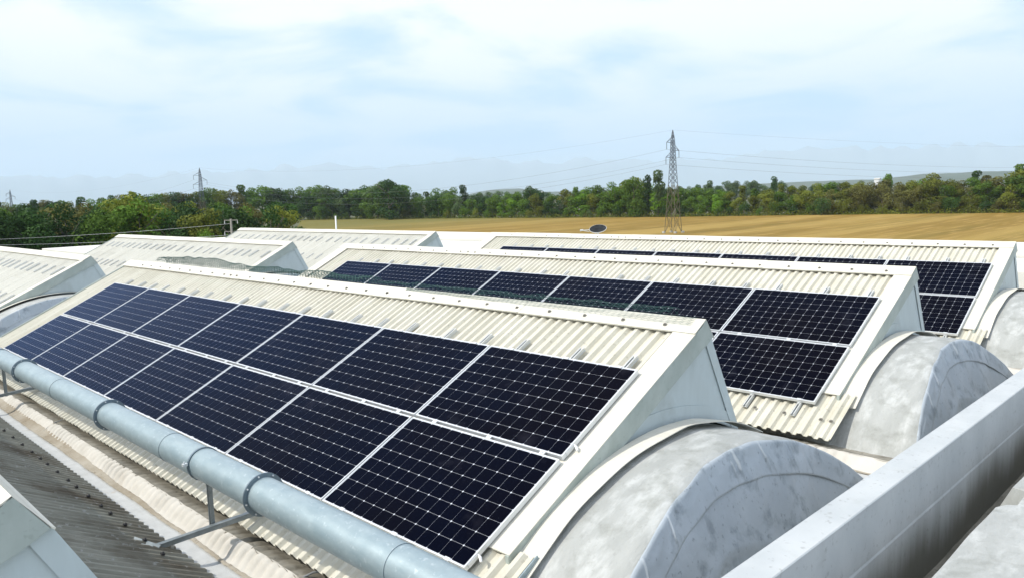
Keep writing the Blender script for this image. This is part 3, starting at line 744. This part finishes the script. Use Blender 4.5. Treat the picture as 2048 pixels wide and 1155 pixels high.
names={0:'upper conductor',1:'middle conductor',2:'lower conductor',3:'earth wire'}
att=[(0,-2.25,17.3),(0,2.3,15.7),(0,-2.55,14.25),(0,0,21.3)]
for (A,B,where,sag,r) in ((pp[0],pR,'running right from the tall pylon',5.0,.016),(pp[0],pp[1],'sagging between the tall pylon and the left pylon',6.6,.015),(pp[1],pp[2],'between the two far pylons on the left',7.5,.015)):
    for i,a in enumerate(att):
        mb=MB(); pts=[]
        for s_ in range(33):
            u=s_/32; p_=A.lerp(B,u)+Vector(a); p_.z-=(sag*(.6 if i==3 else 1))*4*u*(1-u); pts.append(p_)
        mb.tube(pts,r*(.6 if i==3 else 1),4); tag(mb.obj('power_line',M['wire']),f'thin {names[i]} {where}','power line','high-voltage lines')
# small electricity pole in front of the left wood
q=at(461.5,438,62); t=thing('utility_pole',(q.x,q.y,GZ),'weathered pole with two crossarms against the dark left wood','utility pole',rot=(0,0,radians(40)))
H=q.z-GZ; mb=MB(); mb.tube([(0,0,0),(0,0,H)],[.12,.075],10); mb.obj('shaft',M['wood_pole'],t,smooth=True)
mb=MB(); mb.box((0,0,H-.1),(1.05,.06,.06)); mb.obj('crossarm',M['wood_pole'],t)
mb=MB(); mb.box((0,.08,H-.95),(1.15,.05,.05)); mb.obj('crossarm',M['wood_pole'],t)
for x,z in ((-.5,H-.1),(.5,H-.1),(-.55,H-.95),(.55,H-.95)):
    mb=MB(); mb.tube([(x,0,z),(x,0,z-.26)],[.02,.035],8); mb.obj('insulator',M['strip'],t)
for i,(py0,off) in enumerate(((477,(-.4,-.05)),(485,(-.55,-.9)),(496,(0,-1.7)))):
    A=Vector((q.x,q.y,GZ+H+off[1]-.3)); B=at(-150,py0+7,60); mb=MB()
    mb.tube([A.lerp(B,s_/20)-Vector((0,0,.18*4*(s_/20)*(1-s_/20))) for s_ in range(21)],.006,4)
    tag(mb.obj('overhead_wire',M['white_pole']),f"pale overhead wire from the weathered pole to the left edge, {['top','middle','lowest'][i]} of three",'wire','wires from the weathered pole')

# ------------------------------------------------------------------ trees
def leafmat(name,c1,c2):
    m=bpy.data.materials.new(name); m.use_nodes=True; nt=m.node_tree; N=nt.nodes; L=nt.links; b=N['Principled BSDF']
    b.inputs['Roughness'].default_value=.75; b.inputs['Specular IOR Level'].default_value=.2
    oi=N.new('ShaderNodeObjectInfo'); geo=N.new('ShaderNodeTexCoord'); n=N.new('ShaderNodeTexNoise'); n.inputs['Scale'].default_value=.55; n.inputs['Detail'].default_value=4
    ad=N.new('ShaderNodeVectorMath'); L.new(geo.outputs['Object'],ad.inputs[0]); L.new(oi.outputs['Location'],ad.inputs[1]); L.new(ad.outputs[0],n.inputs['Vector'])
    r=N.new('ShaderNodeMapRange'); r.inputs[1].default_value=.3; r.inputs[2].default_value=.7; L.new(n.outputs['Fac'],r.inputs[0])
    mx=N.new('ShaderNodeMix'); mx.data_type='RGBA'; mx.inputs[6].default_value=(*c1,1); mx.inputs[7].default_value=(*c2,1); L.new(r.outputs[0],mx.inputs[0])
    hs=N.new('ShaderNodeHueSaturation'); mr=N.new('ShaderNodeMapRange'); mr.inputs[3].default_value=.85; mr.inputs[4].default_value=1.7; L.new(oi.outputs['Random'],mr.inputs[0]); L.new(mr.outputs[0],hs.inputs['Value'])
    L.new(mx.outputs[2],hs.inputs['Color']); L.new(hs.outputs[0],b.inputs['Base Color']); 
    tr=N.new('ShaderNodeBsdfTranslucent'); L.new(hs.outputs[0],tr.inputs['Color']); ms=N.new('ShaderNodeMixShader'); ms.inputs[0].default_value=.22
    L.new(b.outputs[0],ms.inputs[1]); L.new(tr.outputs[0],ms.inputs[2]); L.new(ms.outputs[0],N['Material Output'].inputs['Surface'])
    return m
LM={'green':leafmat('leaf_green',(.045,.095,.012),(.105,.18,.020)),'olive':leafmat('leaf_olive',(.075,.100,.012),(.15,.165,.022)),'dark':leafmat('leaf_dark',(.020,.052,.012),(.042,.090,.018)),
    'brown':leafmat('leaf_rusty',(.085,.085,.022),(.125,.125,.032)),'grey':leafmat('leaf_greygreen',(.055,.095,.035),(.10,.15,.055)),'bright':leafmat('leaf_bright',(.08,.18,.012),(.14,.24,.02))}
M['bark']=mat('bark',(.12,.10,.08),.9,var=(.2,.18,.15),vscale=3)
def crown_mesh(kind,seed,n,H=10.0,leaf=.42):
    r=random.Random(seed); mb=MB(); lobes=[]
    if kind=='broad':
        for i in range(19):
            a=r.uniform(0,2*pi); rr=r.uniform(.4,3.0); z=r.uniform(.10,.84)*H; k=1.05-abs(z/H-.42)*1.0
            lobes.append((Vector((rr*cos(a)*k,rr*sin(a)*k,z)),r.uniform(1.0,1.75),r.uniform(.8,1.3)))
        lobes.append((Vector((0,0,.88*H)),1.15,1.1))
    elif kind=='tall':
        for i in range(13):
            z=(.16+.8*i/12)*H; a=r.uniform(0,2*pi); k=1-.5*(z/H)
            lobes.append((Vector((r.uniform(.1,1.0)*cos(a)*k,r.uniform(.1,1.0)*sin(a)*k,z)),r.uniform(.7,1.15),r.uniform(1.0,1.5)))
    else:
        for i in range(9):
            a=r.uniform(0,2*pi); rr=r.uniform(.3,3.4); lobes.append((Vector((rr*cos(a),rr*sin(a),r.uniform(.12,.68)*H)),r.uniform(1.2,2.0),r.uniform(1.3,1.9)))
    tot=sum(l[1]**2 for l in lobes)
    for c,R_,sz in lobes:
        for _ in range(int(n*R_**2/tot)):
            d=Vector((r.gauss(0,1),r.gauss(0,1),r.gauss(0,1))).normalized(); rad=R_*(r.uniform(.45,1.0)**.45)*(1+.18*noise.noise(d*2.2+c))
            p_=c+Vector((d.x*rad,d.y*rad,d.z*rad*sz*.8)); 
            if p_.z<.15: continue
            nn=(d+Vector((r.gauss(0,.6),r.gauss(0,.6),r.gauss(0,.6)))).normalized(); u=nn.orthogonal().normalized(); v=nn.cross(u); s_=leaf*r.uniform(.55,1.15)
            a=r.uniform(0,pi); u,v=u*cos(a)+v*sin(a),v*cos(a)-u*sin(a)
            mb.add([p_-u*s_*.5,p_+v*s_*.32,p_+u*s_*.5,p_-v*s_*.32],[(0,1,2,3)])
    return mb
def trunk_mesh(kind,seed,H=10.0):
    r=random.Random(seed); mb=MB(); top=.78*H
    pts=[Vector((.12*noise.noise((z*.4,seed,0))*z*.3,.12*noise.noise((z*.4,seed,5))*z*.3,z)) for z in [0,.1*H,.25*H,.45*H,.62*H,top]]
    mb.tube(pts,[.22,.17,.15,.11,.07,.03],7)
    for i in range(7 if kind!='shrub' else 4):
        z=r.uniform(.2,.65)*H; a=r.uniform(0,2*pi); l=r.uniform(1.2,2.6)*(0.5 if kind=='tall' else 1); s_=Vector((0,0,z))
        mb.tube([s_,s_+Vector((cos(a)*l*.5,sin(a)*l*.5,l*.5)),s_+Vector((cos(a)*l,sin(a)*l,l*1.1))],[.08,.05,.02],5)
    return mb.mesh('trunk',M['bark'],True)
CR={}
for kind,nv,n in (('broad',5,4200),('tall',3,2600),('shrub',3,2600)):
    TK=[trunk_mesh(kind,i+3) for i in range(nv)]
    for i in range(nv):
        mb=crown_mesh(kind,50+i*7,n)
        base=mb.mesh('crown',LM['green'])
        for c in LM:
            me=base.copy(); me.materials[0]=LM[c]; CR[(kind,i,c)]=(me,TK[i])
def tree(px,ytop,t,kind,col,label,group,wid=1.0,name='tree',rnd=random,hmin=2.0,cat=None):
    h=hdir(px,ytop); q=C0+h*t; H=max(hmin,q.z-GZ); nv=3 if kind!='broad' else 5; i=rnd.randrange(nv)
    cr,tk=CR[(kind,i,col)]
    r_=thing(name,(q.x,q.y,GZ),label,cat or ('shrub' if kind=='shrub' else 'tree'),group,rot=(0,0,rnd.uniform(0,2*pi)))
    s_=H/9.9; r_.scale=(wid*s_*rnd.uniform(.9,1.1),wid*s_*rnd.uniform(.9,1.1),s_)
    for nm,me in (('crown',cr),('trunk',tk)):
        o=bpy.data.objects.new(nm,me); COL.objects.link(o); o.parent=r_
    return r_
TR=random.Random(21)
skyB=[(-150,402),(0,402),(50,404),(80,396),(125,398),(180,394),(240,389),(300,387),(340,381),(370,386),(420,373),(445,380),(500,371),(520,369),(560,375),(600,371),(655,369),(690,377),(705,380),(722,369),(745,366),(775,359),(800,362),(822,372),(838,387),(870,375),(900,375),(930,371),(945,383),(960,389),(985,383),(1020,384),(1045,379),(1062,371),(1080,376),(1095,390),(1110,379),(1150,376),(1200,364),(1240,361),(1268,353),(1285,361),(1300,360),(1340,372),(1370,376),(1400,372),(1440,378),(1500,374),(1560,372),(1620,370),(1660,358),(1700,358),(1730,357),(1750,364),(1775,354),(1800,362),(1840,356),(1865,347),(1890,352),(1920,358),(1950,352),(1985,352),(2020,350),(2040,335),(2080,336),(2200,340)]
def colr(px):
    if px<470: return TR.choice(['olive','green','dark','olive','brown','green'])
    if px<620: return TR.choice(['grey','green','dark','grey'])
    if px<960: return TR.choice(['dark','green','grey','dark','green'])
    if px<1350: return TR.choice(['green','olive','green','bright','dark'])
    if px<1640: return TR.choice(['green','olive','olive','bright','green'])
    return TR.choice(['olive','brown','olive','green','brown'])
def stretchname(px):
    if px<340: return 'far left'
    if px<620: return 'around the left distant pylon'
    if px<840: return 'behind the thin white pole'
    if px<1090: return 'at the middle field edge'
    if px<1330: return 'left of the tall pylon'
    if px<1640: return 'right of the tall pylon'
    return 'at the right edge of the field'
cn={'green':'mid green','olive':'olive green','dark':'dark green','brown':'rusty brown-green','grey':'grey-green','bright':'bright green'}
# back rank of the field-edge wood
x=-60
while x<2110:
    T=tB(x); step=4.2/T*FPX*TR.uniform(.8,1.25)
    yt=prof(skyB,x)+TR.uniform(-1,5); c=colr(x); kd='tall' if TR.random()<.14 else 'broad'
    tree(x,yt,T+TR.uniform(5,11),kd,c,f'{cn[c]} {"slender" if kd=="tall" else "bushy"} back-rank tree {stretchname(x)}',f'{cn[c]} {"slender" if kd=="tall" else "bushy"} back-rank trees {stretchname(x)}',1.25 if kd=='broad' else 1.15,rnd=TR)
    x+=step
# front rank, lower and denser, hedging the field
x=612
while x<2110:
    T=tB(x); step=4.4/T*FPX*TR.uniform(.8,1.2)
    yb=prof(skyB,x); yt=yb+(14 if x<1350 else 13)+TR.uniform(-5,7); c=colr(x)
    tree(x,yt,T+TR.uniform(0,3.5),'broad',c,f'{cn[c]} leafy front-rank tree {stretchname(x)}',f'{cn[c]} front-rank trees {stretchname(x)}',1.3,rnd=TR)
    x+=step
x=618
while x<2110:
    T=tB(x); step=5.2/T*FPX*TR.uniform(.8,1.3); c=TR.choice(['green','dark','olive','green']) if x<1640 else TR.choice(['brown','olive','dark'])
    b=at(x,400,T); H=TR.uniform(2.6,4.6); yt=577.5
    # choose the photo height that gives this shrub height
    hz=hdir(x,400); base=Vector((C0.x+hz.x*(T-2.5),C0.y+hz.y*(T-2.5),0))
    i=TR.randrange(3); cr,tk=CR[('shrub',i,c)]
    r_=thing('shrub',(base.x,base.y,GZ),f'low {cn[c]} wood-edge shrub {stretchname(x)}','shrub',f'{cn[c]} foot shrubs {stretchname(x)}',rot=(0,0,TR.uniform(0,6)))
    s_=H/7.5; r_.scale=(s_*1.0,s_*1.0,s_)
    for nm,me in (('crown',cr),('trunk',tk)):
        o=bpy.data.objects.new(nm,me); COL.objects.link(o); o.parent=r_
    x+=step
# near wood at the left
skyA=[(-150,410),(0,408),(60,408),(100,402),(135,396),(165,397),(200,401),(235,392),(262,384),(290,390),(315,400),(345,404),(372,398),(400,408),(428,396),(460,404),(500,402),(530,398),(565,404),(590,394),(612,402)]
for rank in range(3):
    x=-75+rank*9
    while x<596:
        T=100+rank*11+TR.uniform(-3,3); yt=prof(skyA,x)+(2-rank)*5+TR.uniform(-2,5)
        c=TR.choice(['olive','brown','dark','dark','dark','green']); 
        if 130<x<175: c='brown'
        if 180<x<320: c=TR.choice(['dark','green','dark'])
        if 330<x<420: c=TR.choice(['brown','dark','olive'])
        if x>500: c=TR.choice(['green','olive','dark'])
        zone='at the left edge' if x<180 else ('beyond the middle left roof' if x<420 else 'next to the weathered pole')
        rk=['front','middle','rear'][rank]
        tree(x,yt,T,'broad',c,f'{cn[c]} {rk}-rank near tree {zone}',f'{cn[c]} {rk}-rank near trees {zone}',1.05,rnd=TR)
        x+=4.3/T*FPX*TR.uniform(.85,1.2)
# far rank, hazy
x=960
while x<1680:
    yt={0:366,1:361,2:369}[TR.randrange(3)] if 1440<x<1570 else prof([(960,382),(1040,382),(1090,386),(1350,374),(1420,364),(1450,368),(1560,370),(1680,364)],x)+TR.uniform(-2,5)
    tree(x,yt,TR.uniform(520,640),'broad',TR.choice(['grey','dark','grey']),f'hazy blue-green far tree {stretchname(x)}',f'hazy far trees {stretchname(x)}',1.1,rnd=TR); x+=TR.uniform(14,22)
# single trees one can point to
for (px,yt,t_,kd,c,wd,lab) in ((1316,345,268,'tall','grey',1.15,'tallest pale slender poplar just left of the tall pylon'),(1294,352,270,'tall','dark',.85,'narrow dark tree left of the pale poplar'),(1267,352,272,'broad','green',1.0,'tall round green tree two trees left of the pale poplar'),
    (775,357,338,'broad','dark',1.35,'big domed dark tree rising above the middle of the wood'),(1060,371,330,'broad','grey',.9,'round grey-green tree standing above the low hill in the middle'),(1550,356,420,'tall','dark',1.1,'dark upright tree on the skyline right of the pylon'),(1508,360,440,'broad','grey',1.0,'round hazy tree on the skyline right of the pylon'),
    (1775,350,300,'tall','green',1.3,'small round-topped tree above the wood by the white house'),(1865,345,262,'broad','olive',1.25,'large yellow-green tree in the right part of the wood'),(2041,333,262,'tall','green',1.2,'tall tree at the right edge of the photo'),(1952,345,330,'tall','dark',1.2,'slim dark tree on the skyline near the right edge'),
    (264,382,104,'broad','olive',1.15,'big round tree rising above the near wood on the left'),(1420,364,380,'tall','grey',1.2,'pale tree on the skyline just right of the tall pylon')):
    tree(px,yt,t_,kd,c,lab,None,wd,rnd=TR)
for (px,yt,t_,c,wd,lab) in ((1643,387,252,'dark',.9,'round dark green shrub in front of the right wood'),(410,437,92,'bright',.75,'bright yellow-green shrub beside the weathered pole'),(1180,417,278,'grey',1.0,'pale rounded shrub above the satellite dish')):
    tree(px,yt,t_,'shrub',c,lab,None,wd,rnd=TR)
# undergrowth nobody could count
ug=MB(); r=random.Random(4)
def tuft(q,h,w,n):
    for _ in range(n):
        p_=Vector((q.x+r.gauss(0,w),q.y+r.gauss(0,w),GZ+abs(r.gauss(0,.5))*h)); a=r.uniform(0,pi); s_=r.uniform(.3,.6); u=Vector((cos(a),sin(a),r.uniform(-.5,.5)))*s_; v=Vector((r.uniform(-.4,.4),r.uniform(-.4,.4),1))*s_*.6
        ug.add([p_-u*.5,p_+v*.5,p_+u*.5,p_-v*.5],[(0,1,2,3)])
x=612
while x<2110:
    tuft(at(x,400,tB(x)-2.5),1.6,1.1,26); tuft(at(x,400,tB(x)+3),3.4,1.6,26); x+=5
x=-80
while x<612:
    for T in (93,100,112,124): tuft(at(x,430,T),3.2,1.4,16)
    x+=12
tag(ug.obj('undergrowth',LM['olive']),'tangled undergrowth and weeds along the foot of the woods','undergrowth',kind='stuff')

# ------------------------------------------------------------------ air
mb=MB(); mb.box((0,0,(1500+GZ-1.2)/2),(53000,53000,1500-GZ+1.2)); 
hz=bpy.data.materials.new('haze'); hz.use_nodes=True; N=hz.node_tree.nodes; N.remove(N['Principled BSDF']); pv=N.new('ShaderNodeVolumePrincipled')
pv.inputs['Color'].default_value=(.72,.86,.98,1); pv.inputs['Density'].default_value=.00008; pv.inputs['Anisotropy'].default_value=.0
hz.node_tree.links.new(pv.outputs[0],N['Material Output'].inputs['Volume'])
hb=mb.obj('haze',hz); tag(hb,'pale summer haze over the plain','haze',kind='stuff')

# ------------------------------------------------------------------ sky and sun
W=bpy.data.worlds.new('World'); S.world=W; W.use_nodes=True; nt=W.node_tree; N=nt.nodes; L=nt.links; bg=N['Background']; bg.inputs['Strength'].default_value=.113
sky=N.new('ShaderNodeTexSky'); sky.sky_type='NISHITA'; sky.sun_disc=False; sky.sun_elevation=math.asin(SUN.z); sky.sun_rotation=math.atan2(SUN.x,SUN.y); sky.air_density=1.0; sky.dust_density=1.5; sky.ozone_density=2.0
tc=N.new('ShaderNodeTexCoord'); sp=N.new('ShaderNodeSeparateXYZ'); L.new(tc.outputs['Generated'],sp.inputs[0])
# project the view direction onto a cloud layer
dv=N.new('ShaderNodeMath'); dv.operation='MAXIMUM'; dv.inputs[1].default_value=.0; L.new(sp.outputs['Z'],dv.inputs[0])
a1=N.new('ShaderNodeMath'); a1.inputs[1].default_value=.16; L.new(dv.outputs[0],a1.inputs[0])
d1=N.new('ShaderNodeVectorMath'); d1.operation='DIVIDE'; cb=N.new('ShaderNodeCombineXYZ')
for i in range(2): L.new(a1.outputs[0],cb.inputs[i])
cb.inputs[2].default_value=1; L.new(tc.outputs['Generated'],d1.inputs[0]); L.new(cb.outputs[0],d1.inputs[1])
mp=N.new('ShaderNodeMapping'); mp.inputs['Scale'].default_value=(1,1,0); mp.inputs['Location'].default_value=(3.1,1.7,0); L.new(d1.outputs[0],mp.inputs['Vector'])
n1=N.new('ShaderNodeTexNoise'); n1.inputs['Scale'].default_value=1.15; n1.inputs['Detail'].default_value=7; n1.inputs['Roughness'].default_value=.48; n1.inputs['Distortion'].default_value=.4; L.new(mp.outputs[0],n1.inputs['Vector'])
r1=N.new('ShaderNodeMapRange'); r1.interpolation_type='SMOOTHSTEP'; r1.inputs[1].default_value=.33; r1.inputs[2].default_value=.56; r1.inputs[3].default_value=.26; r1.inputs[4].default_value=.97; L.new(n1.outputs['Fac'],r1.inputs[0])
# thinner cloud close to the horizon
r2=N.new('ShaderNodeMapRange'); r2.interpolation_type='SMOOTHSTEP'; r2.inputs[1].default_value=0; r2.inputs[2].default_value=.16; r2.inputs[3].default_value=.90; r2.inputs[4].default_value=1; L.new(sp.outputs['Z'],r2.inputs[0])
mu=N.new('ShaderNodeMath'); mu.operation='MULTIPLY'; L.new(r1.outputs[0],mu.inputs[0]); L.new(r2.outputs[0],mu.inputs[1])
hc=N.new('ShaderNodeMix'); hc.data_type='RGBA'; hc.inputs[6].default_value=(5.0,6.5,8.8,1); hc.inputs[7].default_value=(8.9,8.9,9.5,1)
r3=N.new('ShaderNodeMapRange'); r3.interpolation_type='SMOOTHSTEP'; r3.inputs[1].default_value=.0; r3.inputs[2].default_value=.22; L.new(sp.outputs['Z'],r3.inputs[0]); L.new(r3.outputs[0],hc.inputs[0])
mx=N.new('ShaderNodeMix'); mx.data_type='RGBA'; L.new(hc.outputs[2],mx.inputs[7]); L.new(mu.outputs[0],mx.inputs[0]); 
veil=N.new('ShaderNodeMix'); veil.data_type='RGBA'; veil.inputs[0].default_value=.84; veil.inputs[7].default_value=(3.0,5.7,9.2,1); L.new(sky.outputs[0],veil.inputs[6]); L.new(veil.outputs[2],mx.inputs[6]); L.new(mx.outputs[2],bg.inputs['Color'])
sd=bpy.data.lights.new('sun','SUN'); sd.energy=3.5; sd.angle=radians(.6); sd.color=(1,.945,.85); so=bpy.data.objects.new('sun',sd); COL.objects.link(so); so.rotation_euler=(-SUN).to_track_quat('-Z','Y').to_euler(); so.location=(-30,-50,60)

# ------------------------------------------------------------------ camera
cd=bpy.data.cameras.new('camera'); co=bpy.data.objects.new('camera',cd); COL.objects.link(co); S.camera=co
cd.sensor_width=36; cd.lens=FPX/2048*36; cd.clip_start=.05; cd.clip_end=90000
r0,r1_,r2_=[Vector(v) for v in Rm]
mw=Matrix((r0,-r1_,-r2_)).transposed().to_4x4(); mw.translation=C0; co.matrix_world=mw
S.view_settings.view_transform='Standard'; S.view_settings.look='None'; S.view_settings.exposure=.28; S.view_settings.gamma=1
S.cycles.use_denoising=True; S.cycles.volume_bounces=3; S.cycles.max_bounces=8; S.cycles.transparent_max_bounces=8
